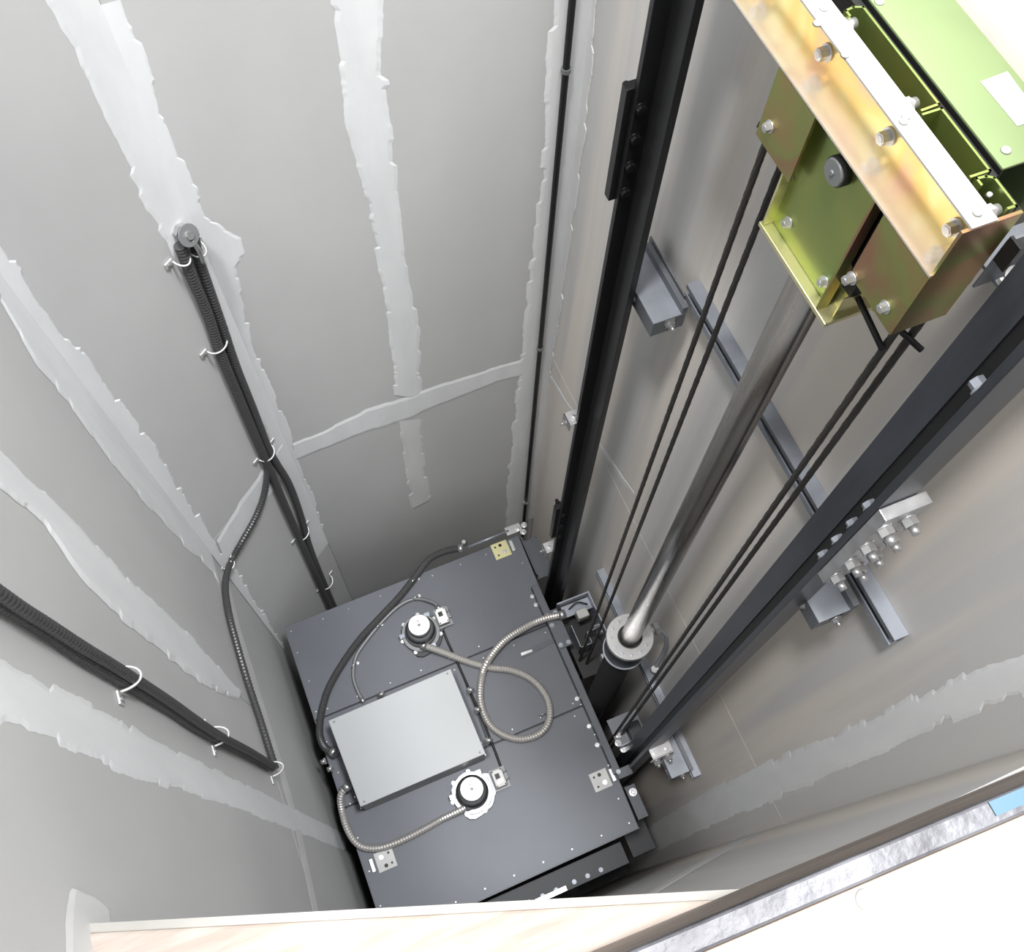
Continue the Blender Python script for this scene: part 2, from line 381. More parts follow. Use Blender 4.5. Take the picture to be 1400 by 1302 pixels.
# ---------------------------------------------------------------- landing edge
land = struct('landing_floor', MB().box(XB - 0.012, XC + 0.012, YD - 1.4, YD - 0.10, -1.25, LAND - 0.022), 'slab')
def lp(a, b, z0, z1, d0=0.0, d1=0.0):
    """plate hugging the slightly skewed edge line; a,b are x limits, d offsets from the line"""
    y = lambda x: -0.075 - 0.036 * x
    return [(a, y(a) + d0, z0), (b, y(b) + d0, z0), (b, y(b) + d1, z0), (a, y(a) + d1, z0)], (0, 0, z1 - z0)
fas = thing('fascia_board', (0.2, -0.09, -1.25), 'dark brown wooden fascia board under the metal edge of the landing', 'board')
MB().prism(*lp(XB + 0.002, XC - 0.002, -1.25, -1.005, 0.0, -0.022)).build('fascia_plank', 'fascia', fas, bevel=0.003)
nos = thing('edge_trim', (0.2, -0.09, -1.005), 'scuffed grey metal edge trim along the landing with blue film at its end', 'trim')
MB().prism(*lp(XB + 0.002, XC - 0.002, -1.005, -0.985, 0.004, -0.020)).build('trim_strip', 'nosing', nos, bevel=0.003)
MB().prism(*lp(0.49, 0.80, -0.9845, -0.983, 0.002, -0.012)).build('blue_film', 'blue', nos)
lw = thing('landing_plank', (0.2, -0.5, -1.02), 'bright pale wooden landing plank with a nail, bottom right behind the metal trim', 'plank')
MB().prism(*lp(XB + 0.002, XC - 0.002, -1.02, LAND, -0.022, -0.60)).build('plank_top', 'wood2', lw, bevel=0.002)
MB().prism(*lp(XB + 0.002, XC - 0.002, -1.02, LAND, -0.606, -1.28)).build('plank_top', 'wood2', lw, bevel=0.002)
p = az_(1183, 1230, LAND)
MB().cone((p.x, p.y, LAND - 0.002), (0, 0, 1), 0.011, 0.009, 0.0045, 20).build('nail_head', 'zincflat', lw)
# loose board resting under the landing, from the left wall to the front
zp = -1.262
a = az_(115, 1276, zp); b = az_(940, 1232, zp); d = (b - a).normalized(); n = Vector((d.y, -d.x, 0))
a = a + d * 0.0; L = 0.80
bw = thing('timber_beam', (a.x, a.y, zp - 0.045), 'pale rough sawn timber beam crossing the bottom of the picture under the landing', 'beam')
MB().prism([a, a + d * L, a + d * L + n * 0.16, a + n * 0.16], (0, 0, -0.045)).build('timber', 'wood', bw, bevel=0.004)
MB().prism([a - n * 0.010 + Vector((0, 0, -.006)), a + d * L - n * 0.010 + Vector((0, 0, -.006)), a + d * L + n * 0.0 + Vector((0, 0, -.006)), a + Vector((0, 0, -.006))], (0, 0, -0.04)).build('edge_strip', 'timberedge', bw)

# ---------------------------------------------------------------- bolts
def bolt(parent, c, n, r=0.008, h=0.007, shank=0.0, m='zinc', washer=True, name='bolt'):
    c = Vector(c); n = Vector(n).normalized(); mb = MB()
    if washer: mb.cone(c, n, r * 1.35, r * 1.35, h * 0.25, 14)
    mb.hexb(c + n * (h * 0.25 if washer else 0), n, r, h)
    mb.cone(c + n * h * 1.2, n, r * 0.8, r * 0.6, h * 0.12, 12)
    if shank: mb.cone(c + n * h, n, r * 0.55, r * 0.5, shank, 10)
    return mb.build(name, m, parent)

# ---------------------------------------------------------------- guide rails
YL, YR = 1.113, 0.283                                   # backs of the rail feet
def rail(yb, s, label):
    t = thing('guide_rail', (0.757, yb, BOT), label, 'rail', 'lift guide rails')
    y = lambda d: yb + s * d
    def bx(x0, x1, d0, d1): return MB().box(x0, x1, min(y(d0), y(d1)), max(y(d0), y(d1)), BOT + 0.001, TOP - 0.05)
    bx(0.719, 0.786, 0.0, 0.013).build('rail_foot', 'railgrey' if s > 0 else 'rail', t, bevel=0.001)
    bx(0.7525, 0.7615, 0.013, 0.043).build('rail_web', 'black', t)
    bx(0.749, 0.765, 0.043, 0.088 if s > 0 else 0.078).build('rail_head', 'railgrey' if s > 0 else 'rail', t, bevel=0.001)
    return t
rl = rail(YL, -1, 'black steel T guide rail nearest the back wall')
rr = rail(YR, 1, 'dark steel T guide rail on the right, nearest the landing')
def joint(yb, s, z0, label, nrows=4, cat='plate'):
    t = thing('rail_fishplate', (0.757, yb, z0), label, cat)
    z1 = z0 + 0.285
    d0, d1 = (yb + 0.0005, yb + 0.021) if s < 0 else (yb - 0.021, yb - 0.0005)
    x0, x1 = (0.706, 0.782) if s < 0 else (0.7195, 0.800)
    MB().box(x0, x1, d0, d1, z0, z1).build('plate_body', 'zinc' if s > 0 else 'rail', t, bevel=0.0015)
    for k in range(nrows):
        z = z0 + 0.035 + k * 0.215 / (nrows - 1)
        for x in (0.730, 0.771):
            out = d1 if s < 0 else d0
            mb = MB(); nn = Vector((0, -s, 0)); c = Vector((x, out, z))
            mb.cone(c, nn, 0.0145, 0.0145, 0.002, 14); mb.hexb(c + nn * 0.002, nn, 0.0125, 0.012); mb.cone(c + nn * 0.014, nn, 0.0072, 0.0065, 0.014, 12)
            mb.build('nut', 'zinc' if s > 0 else 'rail', t)
            mb = MB(); nn = Vector((0, s, 0)); c = Vector((x, yb + s * 0.0135, z))
            mb.cone(c, nn, 0.0125, 0.0125, 0.002, 14); mb.hexb(c + nn * 0.002, nn, 0.0105, 0.008)
            mb.build('bolt_head', 'steel' if s > 0 else 'rail', t)
    return t
joint(YL, -1, -1.53, 'black fishplate with bolts joining the back guide rail, high up')
joint(YR, 1, -1.565, 'bright zinc fishplate with nuts on the right guide rail')
joint(YL, -1, -3.42, 'dark lower fishplate on the back guide rail, beside a small zinc clip', 3)
bolt(rr, (0.733, YR + 0.0135, -0.965), (0, 1, 0), 0.010, 0.012, m='steel')

# zinc clips beside the back rail
def clip(pxy, x, label):
    p = ax(*pxy, x)
    t = thing('rail_clip', (p.x, p.y, p.z - 0.03), label, 'clip')
    MB().box(p.x - 0.004, p.x + 0.10, p.y - 0.022, p.y + 0.022, p.z - 0.004, p.z).build('clip_plate', 'zinc', t, bevel=0.001)
    MB().box(p.x - 0.004, p.x, p.y - 0.022, p.y + 0.022, p.z - 0.035, p.z).build('clip_lip', 'zinc', t, bevel=0.001)
    bolt(t, (p.x + 0.018, p.y, p.z), (0, 0, 1), 0.009, 0.008, 0.012)
    bolt(t, (p.x - 0.004, p.y, p.z - 0.02), (-1, 0, 0), 0.007, 0.006, 0.01)
clip((776, 573), 0.70, 'small zinc clip beside the back guide rail, halfway down')
clip((745, 750), 0.70, 'small zinc clip beside the back guide rail, just above the lift car')

# ---------------------------------------------------------------- wall struts and rail brackets
def strut(y0, y1, z, label, long_=True):
    t = thing('wall_strut', (XC - 0.02, (y0 + y1) / 2, z - 0.03), label, 'strut')
    MB().box(XC - 0.031, XC - 0.0005, y0, y1, z + 0.020, z + 0.023).build('upper_flange', 'steel', t)
    MB().box(XC - 0.031, XC - 0.0005, y0, y1, z - 0.023, z - 0.020).build('lower_flange', 'steel', t)
    MB().box(XC - 0.006, XC - 0.0005, y0, y1, z - 0.020, z + 0.020).build('channel_web', 'steel', t)
    MB().box(XC - 0.031, XC - 0.028, y0, y1, z + 0.010, z + 0.020).build('upper_lip', 'steeldark', t)
    MB().box(XC - 0.031, XC - 0.028, y0, y1, z - 0.020, z - 0.006).build('lower_lip', 'steel', t)
    n = int((y1 - y0) / 0.075)
    for k in range(n):
        y = y0 + 0.04 + k * 0.075
        MB().cone((XC - 0.0065, y, z), (-1, 0, 0), 0.006, 0.006, 0.0015, 10).build('slot', 'zinc' if random.random() < 0.35 else 'black', t)
    return t
strut(0.146, 1.00, -1.765, 'long grey steel channel strut fixed across the right wall, upper one')
strut(0.146, 1.00, -3.68, 'long grey steel channel strut low on the right wall beside the car')
def angle(y0, y1, z, label):
    t = thing('wall_angle', (XC - 0.05, (y0 + y1) / 2, z - 0.04), label, 'bracket')
    MB().box(XC - 0.072, XC - 0.033, y0, y1, z - 0.004, z).build('angle_leg', 'steel', t)
    MB().box(XC - 0.036, XC - 0.0325, y0, y1, z - 0.045, z + 0.028).build('angle_leg', 'steeldark', t)
    for k in range(3):
        bolt(t, (XC - 0.0365, y0 + 0.03 + k * 0.08, z + 0.012), (-1, 0, 0), 0.006, 0.005)
    return t
angle(0.99, 1.165, -1.80, 'dark steel angle on the right wall behind the back rail, upper')
def bracket(y0, y1, z, label, tone='steel'):
    t = thing('rail_bracket', (0.83, (y0 + y1) / 2, z - 0.05), label, 'bracket', 'rail brackets')
    MB().box(0.781, 0.862, y0, y1, z - 0.004, z).build('bracket_top', tone, t)
    MB().box(0.781, 0.785, y0, y1, z - 0.052, z - 0.004).build('bracket_skirt', 'steeldark', t)
    h = (0.812, 0.84)
    MB().box(0.785, h[0], y0, y0 + 0.004, z - 0.052, z - 0.004).box(h[1], 0.862, y0, y0 + 0.004, z - 0.052, z - 0.004).box(h[0], h[1], y0, y0 + 0.004, z - 0.052, z - 0.034).build('bracket_side', 'steeldark', t)
    MB().box(0.850, 0.8624, y0, y1, z, z + 0.022).build('bracket_upstand', 'steeldark', t)
    bolt(t, (0.826, y0 + 0.0, z - 0.026), (0, -1, 0), 0.009, 0.007, 0.012)
    bolt(t, (0.781, (y0 + y1) / 2, z - 0.03), (-1, 0, 0), 0.008, 0.006)
    MB().box(0.7955, 0.86, YL - 0.02 if y0 > .7 else YR - 0.004, YL - 0.004 if y0 > .7 else YR + 0.012, z - 0.04, z - 0.0045).build('bracket_tab', 'steel', t)
    return t
bracket(0.965, 1.155, -1.80, 'grey steel box bracket with a notched side behind the back guide rail, upper')
bracket(0.236, 0.335, -1.80, 'pale blue grey steel bracket holding the right guide rail below the nuts')
bracket(0.17, 0.31, -3.60, 'dark steel bracket at the foot of the right guide rail, low on the wall')

# zinc clamp low on the right rail
p = ax(900, 1022, 0.76)
t = thing('rail_clamp', (p.x, p.y, p.z - 0.05), 'bright zinc clamp block low on the right guide rail beside the car', 'clamp')
MB().box(p.x - 0.035, p.x + 0.045, p.y - 0.03, p.y + 0.018, p.z - 0.004, p.z).build('clamp_plate', 'zinc', t, bevel=0.001)
MB().box(p.x - 0.035, p.x + 0.045, p.y - 0.034, p.y - 0.03, p.z - 0.07, p.z).build('clamp_face', 'zinc', t, bevel=0.001)
for dx in (-0.018, 0.026):
    bolt(t, (p.x + dx, p.y - 0.034, p.z - 0.035), (0, -1, 0), 0.013, 0.014, 0.014)
    bolt(t, (p.x + dx, p.y - 0.012, p.z), (0, 0, 1), 0.008, 0.008)

# ---------------------------------------------------------------- hydraulic ram
PX, PY = 0.735, 0.593
t = thing('hydraulic_ram', (PX, PY, BOT), 'polished steel piston rising from a black hydraulic cylinder beside the car', 'piston')
MB().cone((PX, PY, -3.2), (0, 0, 1), 0.031, 0.031, 2.118, 56).build('piston_rod', 'chrome', t)
MB().ring((PX, PY, -3.085), 0.039, 0.077, 0.022, 56).build('flange_ring', 'ring', t, bevel=0.0015)
MB().ring((PX, PY, -3.09), 0.0315, 0.0388, 0.014, 48).build('rod_seal', 'black', t)
MB().cone((PX, PY, -3.215), (0, 0, 1), 0.068, 0.068, 0.129, 48).build('cylinder_head', 'black', t, bevel=0.001)
MB().ring((PX, PY, -3.225), 0.060, 0.0715, 0.008, 48).build('collar_ring', 'steel', t)
MB().cone((PX, PY, BOT + 0.001), (0, 0, 1), 0.050, 0.050, 3.165, 48).build('cylinder_barrel', 'black', t)
for k in range(12):
    an = 2 * math.pi * k / 12 + 0.2
    MB().hexb((PX + 0.060 * math.cos(an), PY + 0.060 * math.sin(an), -3.063), (0, 0, 1), 0.0055, 0.005).build('socket_screw', 'steel', t)
tp = thing('hose_fitting', (PX + 0.1, PY - 0.02, -3.15), 'zinc pipe fitting and valve on the side of the cylinder head', 'fitting')
MB().tube([(PX + 0.066, PY - 0.0, -3.10), (PX + 0.10, PY - 0.0, -3.10)], 0.016, 14).build('fitting_body', 'zinc', tp)
MB().hexb((PX + 0.092, PY, -3.10), (1, 0, 0), 0.021, 0.016).build('fitting_nut', 'zinc', tp)
MB().tube([(PX + 0.108, PY, -3.10), (PX + 0.13, PY - 0.03, -3.14), (PX + 0.135, PY - 0.05, -3.25), (PX + 0.10, PY - 0.08, -3.34)], 0.007, 8).build('fitting_pipe', 'steel', tp)
MB().cone((PX + 0.095, PY - 0.085, -3.36), (0, 0, 1), 0.013, 0.013, 0.03, 12).build('valve', 'zinc', tp)

# ---------------------------------------------------------------- crosshead at the top of the ram
XF = 0.682
ch = thing('ram_crosshead', (0.74, 0.59, -1.09), 'yellow passivated steel crosshead on top of the piston with plates, bolts and pulley cover', 'crosshead')
zt_ = -0.8665
cpl = MB().box(XF, XF + 0.004, 0.655, 0.744, -0.979, zt_).build('cover_plate', 'brownish', ch); cpl['label'] = 'left cover plate'
cpr = MB().box(XF, XF + 0.004, 0.406, 0.500, -0.979, zt_).build('cover_plate', 'brownish', ch); cpr['label'] = 'right cover plate, brown and pink sheen'
MB().box(XF + 0.0042, 0.761, 0.406, 0.410, -0.979, -0.791).build('end_plate', 'brownish', ch)
MB().box(XF + 0.004, 0.761, 0.740, 0.744, -0.979, zt_).build('end_plate', 'olive', ch)
# centre channel, web set back between its two flanges
cw = MB().box(0.700, 0.704, 0.5225, 0.673, -1.083, zt_).build('centre_plate', 'olive', ch); cw['label'] = 'olive green centre plate'
MB().box(0.684, 0.700, 0.671, 0.6745, -1.083, zt_).build('channel_flange', 'lip', ch)
MB().box(0.684, 0.700, 0.520, 0.5235, -1.083, zt_).build('channel_flange', 'brownish', ch)
for yy in (0.664, 0.535): MB().box(0.704, 0.79, yy, yy + 0.004, -1.083, -0.88).build('inner_rib', 'brownish', ch)
MB().box(0.683, 0.79, 0.4965, 0.680, -1.092, -1.084).build('base_plate', 'lip', ch, bevel=0.001)
MB().box(0.700, 0.735, 0.503, 0.505, -1.084, -1.045).box(0.712, 0.714, 0.505, 0.5225, -1.084, -1.045).build('gusset', 'lip', ch)
MB().cone((0.735, 0.593, -1.099), (0, 0, 1), 0.037, 0.037, 0.007, 32).build('rod_cap', 'black', ch)
se = MB().cone((0.6995, 0.598, -0.902), (-1, 0, 0), 0.0195, 0.0195, 0.010, 32).build('shaft_end', 'black', ch); se['label'] = 'black round shaft end'
MB().cone((0.6895, 0.598, -0.902), (-1, 0, 0), 0.0185, 0.0165, 0.004, 32).cone((0.6855, 0.598, -0.902), (-1, 0, 0), 0.004, 0.003, 0.002, 10).build('shaft_cap', 'motor', se)
for px, py, x, par in ((1049, 174, XF, cpl), (1207, 421, XF, cpr), (1075, 305, 0.700, cw), (1124, 386, 0.700, cw)):
    c = ax(px, py, x - 0.004); bolt(par, (x, c.y, c.z), (-1, 0, 0), 0.0066, 0.007)
c = ax(1079, 242, 0.696); bolt(cw, (0.6995, c.y, c.z), (-1, 0, 0), 0.004, 0.005)
c = ax(1160, 368, 0.684); bolt(cpr, (XF, 0.494, c.z), (-1, 0, 0), 0.0066, 0.010)
# pulleys inside the head and rope guard bars
for yc in (0.708, 0.490):
    mb = MB(); mb.cone((0.7145, yc, -0.958), (1, 0, 0), 0.066, 0.060, 0.006, 40); mb.cone((0.7205, yc, -0.958), (1, 0, 0), 0.060, 0.060, 0.036, 40); mb.cone((0.7565, yc, -0.958), (1, 0, 0), 0.060, 0.066, 0.006, 40)
    mb.build('pulley_wheel', 'black', ch)
for a, b in (((0.722, 0.790, -1.02), (0.765, 0.745, -1.03)), ((0.722, 0.47, -1.03), (0.765, 0.405, -1.06)), ((0.726, 0.52, -1.05), (0.726, 0.428, -1.072))):
    MB().tube([a, b], 0.0045, 8).build('rope_guard', 'black', ch)
MB().box(0.706, 0.76, 0.50, 0.5195, -1.04, -0.88).build('bearing_block', 'black', ch)

# support channel
pc = thing('support_channel', (0.73, 0.70, -0.865), 'long gold and pink passivated channel with hex bolts, top edge zinc white', 'channel')
YE = 0.4065
MB().box(0.682, 0.729, YE, 0.985, -0.8655, -0.8625).build('lower_flange', 'goldglare', pc)['label'] = 'bright gold lower flange'
wb = MB().box(0.726, 0.729, YE, 0.985, -0.8625, -0.7915).build('channel_web', 'goldpink', pc)
uf = MB().box(0.697, 0.729, YE, 0.985, -0.7915, -0.7885).build('upper_flange', 'zincflat', pc); uf['label'] = 'white zinc upper flange'
for y in (0.719, 0.5785, 0.440, 0.857):
    bolt(wb, (0.726, y, -0.838), (-1, 0, 0), 0.0082, 0.011)
for px, py in ((1126, 12), (1117, 33), (1235, 167), (1238, 160), (1155, 76), (1336, 292)):
    c = az_(px, py, -0.7885); MB().cone((c.x, c.y, -0.7885), (0, 0, 1), 0.0055, 0.004, 0.003, 10).build('weld_spot', 'zincflat', uf)
# folded posts behind
def post(path, label, loc):
    t = thing('folded_post', loc, label, 'post', 'folded steel posts behind the channel')
    MB().sheet(path, -0.98, -0.789, 0.003).build('post_sheet', 'olive', t)
    return t
p1 = post([(0.737, 0.719), (0.737, 0.727), (0.748, 0.729), (0.759, 0.725), (0.759, 0.565), (0.737, 0.564)], 'open C shaped gold post behind the channel, topmost in the picture', (0.75, 0.64, -0.98))
p2 = post([(0.735, 0.5585), (0.7583, 0.5585), (0.7583, 0.4655), (0.735, 0.4655)], 'open box shaped gold post behind the channel, middle one', (0.75, 0.51, -0.98))
p3 = post([(0.739, 0.453), (0.739, 0.461), (0.750, 0.460), (0.7573, 0.455), (0.7573, 0.4155), (0.748, 0.4155)], 'short lipped gold post at the near end of the channel', (0.75, 0.44, -0.98))
for tt, (x, y, z) in ((p1, (0.731, 0.716, -0.801)), (p1, (0.731, 0.584, -0.801)), (p3, (0.731, 0.424, -0.801))):
    MB().cone((x, y, z), (1, 0, 0), 0.007, 0.007, 0.016, 14).hexb((x, y, z), (1, 0, 0), 0.0095, 0.008).build('bolt', 'zinc', tt)
MB().cone((0.748, 0.443, -0.801), (0, 0, 1), 0.004, 0.003, 0.004, 10).build('rivet', 'zinc', p3)
MB().box(0.731, 0.773, 0.412, 0.739, -0.93, -0.92).build('backing', 'black', ch)
MB().box(0.762, 0.773, 0.462, 0.985, -0.93, -0.80).build('backing', 'black', ch)
# green beam behind
gb = thing('green_beam', (0.825, 0.75, -0.93), 'light green painted steel beam with a white label, top right corner', 'beam')
gt = MB().box(0.776, 0.870, 0.4635, 1.08, -0.796, -0.792).build('beam_top', 'green', gb, bevel=0.001)
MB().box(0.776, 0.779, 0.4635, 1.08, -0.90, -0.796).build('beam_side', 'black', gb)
MB().box(0.867, 0.870, 0.4635, 1.08, -0.90, -0.796).build('beam_side', 'green', gb)
q = [az_(*c, -0.7918) for c in ((1340, 112), (1377, 98), (1412, 146), (1420, 162), (1391, 173))]
MB().prism(q, (0, 0, 0.0006)).build('label_sticker', 'label', gt)
for px, py in ((1375, 206), (1202, 3)):
    c = az_(px, py, -0.792)
    MB().cone((c.x, c.y, -0.792), (0, 0, 1), 0.006, 0.0048, 0.002, 18).build('rivet', 'zincflat', gt)
# guide shoe at the near end
gs = thing('guide_shoe', (0.83, 0.40, -0.95), 'dark grey guide shoe bracket with zinc plate and bolt at the right picture edge', 'bracket')
MB().box(0.800, 0.893, 0.30, 0.462, -0.93, -0.925).build('shoe_plate', 'steel', gs)
MB().box(0.766, 0.77, 0.385, 0.404, -0.87, -0.83).build('shoe_arm', 'black', gs)
MB().box(0.77, 0.87, 0.4035, 0.4065, -0.925, -0.84).build('shoe_face', 'steeldark', gs)
zp_ = MB().box(0.766, 0.85, 0.33, 0.384, -0.885, -0.878).build('zinc_plate', 'zincflat', gs, bevel=0.001)
bolt(gs, (0.786, 0.374, -0.878), (0, 0, 1), 0.013, 0.012, 0.008)

# ---------------------------------------------------------------- ropes
def rope(y, x, ztop, label):
    """six strands laid round a core, to the hitch beside the car"""
    t = thing('hoist_rope', (x, y, -5.2), label, 'rope', 'hoist ropes')
    mb = MB(); n = 6; seg = 18; R0 = 0.0050; Lh = ztop + 5.2; st = int(Lh / 0.0065)
    vs = []
    for i in range(st + 1):
        z = -5.2 + Lh * i / st; ph = z / 0.045 * 2 * math.pi
        for k in range(seg):
            tt = 2 * math.pi * k / seg; rr = R0 * (1 + 0.16 * math.cos(n * (tt - ph / n * 1.0)))
            vs.append((x + rr * math.cos(tt), y + rr * math.sin(tt), z))
    mb.add(vs, [(i * seg + k, i * seg + (k + 1) % seg, (i + 1) * seg + (k + 1) % seg, (i + 1) * seg + k) for i in range(st) for k in range(seg)], True)
    mb.build('rope_strands', 'rope', t)
    MB().cone((x, y, -5.2), (0, 0, 1), 0.010, 0.008, 0.06, 12).build('rope_socket', 'steel', t)
rope(0.776, 0.735, -0.93, 'black steel hoist rope left of the piston, outer one')
rope(0.776 - 0.022, 0.757, -0.95, 'black steel hoist rope left of the piston, inner one')
rope(0.434, 0.735, -0.95, 'black steel hoist rope right of the piston, nearer the piston')
rope(0.427, 0.760, -0.95, 'black steel hoist rope right of the piston, farther one')

# ---------------------------------------------------------------- lift car
ZT = -4.0
car = thing('lift_car', (0.15, 0.7, -6.2), 'dark grey lift car seen from above, roof sheets screwed down', 'lift car')
TL, TR, BR_, BL = Vector((-0.374, 1.361, ZT)), Vector((0.700, 1.376, ZT)), Vector((0.668, 0.070, ZT)), Vector((-0.372, 0.062, ZT))
def inter(u, v):                                        # bilinear on the roof outline
    return TL.lerp(TR, u).lerp(BL.lerp(BR_, u), v)
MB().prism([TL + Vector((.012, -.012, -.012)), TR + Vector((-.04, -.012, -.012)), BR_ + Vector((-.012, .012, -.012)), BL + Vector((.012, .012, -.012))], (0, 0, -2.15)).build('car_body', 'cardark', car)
v1, v2 = 0.325, 0.605; ul = 0.585
g = 0.0022
def sheetp(u0, u1, va, vb):
    q = [inter(u0 + g, va + g), inter(u1 - g, va + g), inter(u1 - g, vb - g), inter(u0 + g, vb - g)]
    MB().prism(q, (0, 0, -0.010)).build('roof_sheet', 'car', car, bevel=0.0015)
sheetp(0, 1, 0, v1); sheetp(0, ul, v1, v2); sheetp(ul, 1, v1, v2); sheetp(0, 1, v2, 1)
# skirts below the roof edge
MB().prism([inter(0, 1), inter(1, 1), inter(1, 1) + Vector((0, 0.004, 0)), inter(0, 1) + Vector((0, 0.004, 0))], (0, 0, -0.035)).build('roof_skirt', 'car2', car)
MB().prism([inter(0, 0), inter(0, 1), inter(0, 1) + Vector((0.004, 0, 0)), inter(0, 0) + Vector((0.004, 0, 0))], (0, 0, -0.035)).build('roof_skirt', 'car2', car)
scr = []
for v in (0.025, 0.975):
    for i in range(9): scr.append((0.03 + 0.94 * i / 8, v))
for u in (0.02, 0.975):
    for i in range(1, 10): scr.append((u, i / 10))
for v in (v1 - 0.02, v1 + 0.02, v2 - 0.018, v2 + 0.02):
    for i in range(8): scr.append((0.06 + 0.88 * i / 7, v))
for u, v in scr:
    c = inter(u, v); MB().cone(c + Vector((random.uniform(-.01, .01), 0, 0)), (0, 0, 1), 0.0036, 0.0026, 0.0025, 10).build('screw', 'zinc', car)
# corner lugs
def lug(px, py, ang, m='zincflat'):
    c = az_(px, py, ZT + 0.003); mb = MB(); u = Vector((math.cos(ang), math.sin(ang), 0)); v = Vector((-u.y, u.x, 0))
    mb.obox(c, u * 0.037, v * 0.037, Vector((0, 0, 0.002))); o = mb.build('lug_plate', m, car, bevel=0.001)
    for a, b, r in ((-.6, .55, .0045), (.1, .6, .0075), (-.55, -.6, .0045), (.35, -.35, .008)):
        MB().cone(c + u * (a * 0.034) + v * (b * 0.034) + Vector((0, 0, .002)), (0, 0, 1), r, r, 0.0008, 12).build('lug_hole', 'black', o)
    bolt(car, c + u * 0.012 - v * 0.014 + Vector((0, 0, .003)), (0, 0, 1), 0.007, 0.006)
    MB().obox(c + u * 0.052, u * 0.008, v * 0.026, Vector((0, 0, 0.006))).build('lug_hinge', 'zinc', car, bevel=0.002)
lug(685, 752, 0.0, 'lip'); lug(821, 1067, 0.0); lug(527, 1176, math.pi)
# sling frame on the right of the car
sf = thing('car_sling', (0.68, 0.7, -4.2), 'dark grey sling beam bolted along the right edge of the car roof', 'beam')
MB().prism([(0.652, 1.122, -3.955), (0.684, 1.122, -3.955), (0.684, 0.288, -3.955), (0.655, 0.288, -3.955)], (0, 0, -0.0445)).build('sling_beam', 'car2', sf, bevel=0.002)
MB().box(0.652, 0.712, 0.825, 0.992, -3.954, -3.948).build('joint_plate', 'car2', sf, bevel=0.001)
MB().box(0.664, 0.724, 0.262, 0.300, -3.954, -3.948).build('joint_plate', 'car2', sf, bevel=0.001)
for x, y in ((0.665, .975), (0.70, .975), (0.665, .93), (0.70, .84), (0.665, .84), (0.672, .29)):
    bolt(sf, (x, y, -3.948), (0, 0, 1), 0.0070, 0.007, m='steel')
for y in (1.09, 1.05, .62, .5, .42):
    bolt(sf, (0.645, y, -3.998), (0, 0, 1), 0.0065, 0.006)
MB().prism([az_(712, 893, ZT + .001), az_(765, 867, ZT + .001), az_(768, 874, ZT + .001), az_(713, 901, ZT + .001)], (0, 0, 0.003)).build('slot_bar', 'car2', sf)
MB().prism([az_(712, 893, ZT + .0045), az_(727, 888, ZT + .0045), az_(728, 891, ZT + .0045), az_(713, 897, ZT + .0045)], (0, 0, 0.001)).build('slot_bar_tip', 'zinc', sf)
# guide-shoe frame of the sling, back and front
def shoeframe(y0, y1, label):
    t = thing('shoe_frame', (0.78, (y0 + y1) / 2, -4.15), label, 'frame')
    MB().box(0.718, 0.865, y1 - 0.006, y1, -4.06, -3.93).build('frame_plate', 'steel', t)
    MB().box(0.859, 0.865, y0, y1 - 0.006, -4.06, -3.93).build('frame_plate', 'steel', t)
    MB().box(0.735, 0.859, y1 - 0.06, y1 - 0.010, -3.985, -3.98).build('frame_shelf', 'steel', t)
    MB().box(0.72, 0.859, y0, y1 - 0.006, -4.10, -4.09).build('frame_floor', 'black', t)
    return t
t = shoeframe(0.70, 1.005, 'open steel guide shoe frame beside the car near the back rail')
MB().box(0.775, 0.825, 0.905, 0.945, -3.97, -3.92).build('shoe_block', 'zincflat', t, bevel=0.004)
MB().sheet([(0.74, 0.90), (0.74, 0.80), (0.79, 0.80), (0.79, 0.85), (0.83, 0.85)], -4.05, -3.95, 0.003).build('shoe_liner', 'steel', t)
MB().tube([(0.76, 0.97, -3.96), (0.80, 0.98, -3.94), (0.84, 0.96, -3.95)], 0.003, 6).build('shoe_wire', 'black', t)
for y in (0.86, 0.83): bolt(t, (0.852, y, -3.96), (-1, 0, 0), 0.009, 0.02)
for y in (0.72,): MB().box(0.80, 0.865, y, y + 0.02, -4.0, -3.94).build('frame_stop', 'zincflat', t)
t = thing('shoe_frame', (0.78, 0.33, -4.15), 'steel guide shoe frame beside the car near the right rail', 'frame')
MB().box(0.725, 0.865, 0.375, 0.381, -4.06, -3.97).build('frame_plate', 'steel', t)
MB().box(0.73, 0.86, 0.381, 0.50, -4.06, -4.05).build('frame_floor', 'steeldark', t)
MB().box(0.785, 0.84, 0.385, 0.45, -4.049, -3.99).build('shoe_block', 'cardark', t, bevel=0.004)
for x, y in ((0.735, .40), (0.75, .43), (0.745, .37)): bolt(t, (x, y, -4.049), (0, 0, 1), 0.010, 0.012, 0.01)
# door operator and brackets on the near side of the car
do = thing('door_operator', (0.3, 0.02, -4.5), 'dark door operator bar with zinc rollers below the near roof edge', 'bar')
MB().box(-0.30, 0.62, -0.03, 0.058, -4.42, -4.30).build('operator_beam', 'cardark', do)
MB().box(0.15, 0.34, -0.028, -0.010, -4.2995, -4.285).build('operator_rail', 'zinc', do)
for x in (0.18, 0.24, 0.30, 0.38, 0.44, 0.50): bolt(do, (x, -0.01, -4.2995), (0, 0, 1), 0.007, 0.008, m='steel')
cb = thing('side_bracket', (0.70, 0.15, -4.3), 'grey bolted side bracket at the near right corner of the car', 'bracket')
MB().box(0.690, 0.735, 0.10, 0.235, -4.12, -4.08).build('bracket_plate', 'car2', cb, bevel=0.001)
MB().box(0.690, 0.80, -0.02, 0.27, -4.62, -4.60).build('bracket_arm', 'cardark', cb)
bolt(cb, (0.715, 0.205, -4.08), (0, 0, 1), 0.012, 0.01)
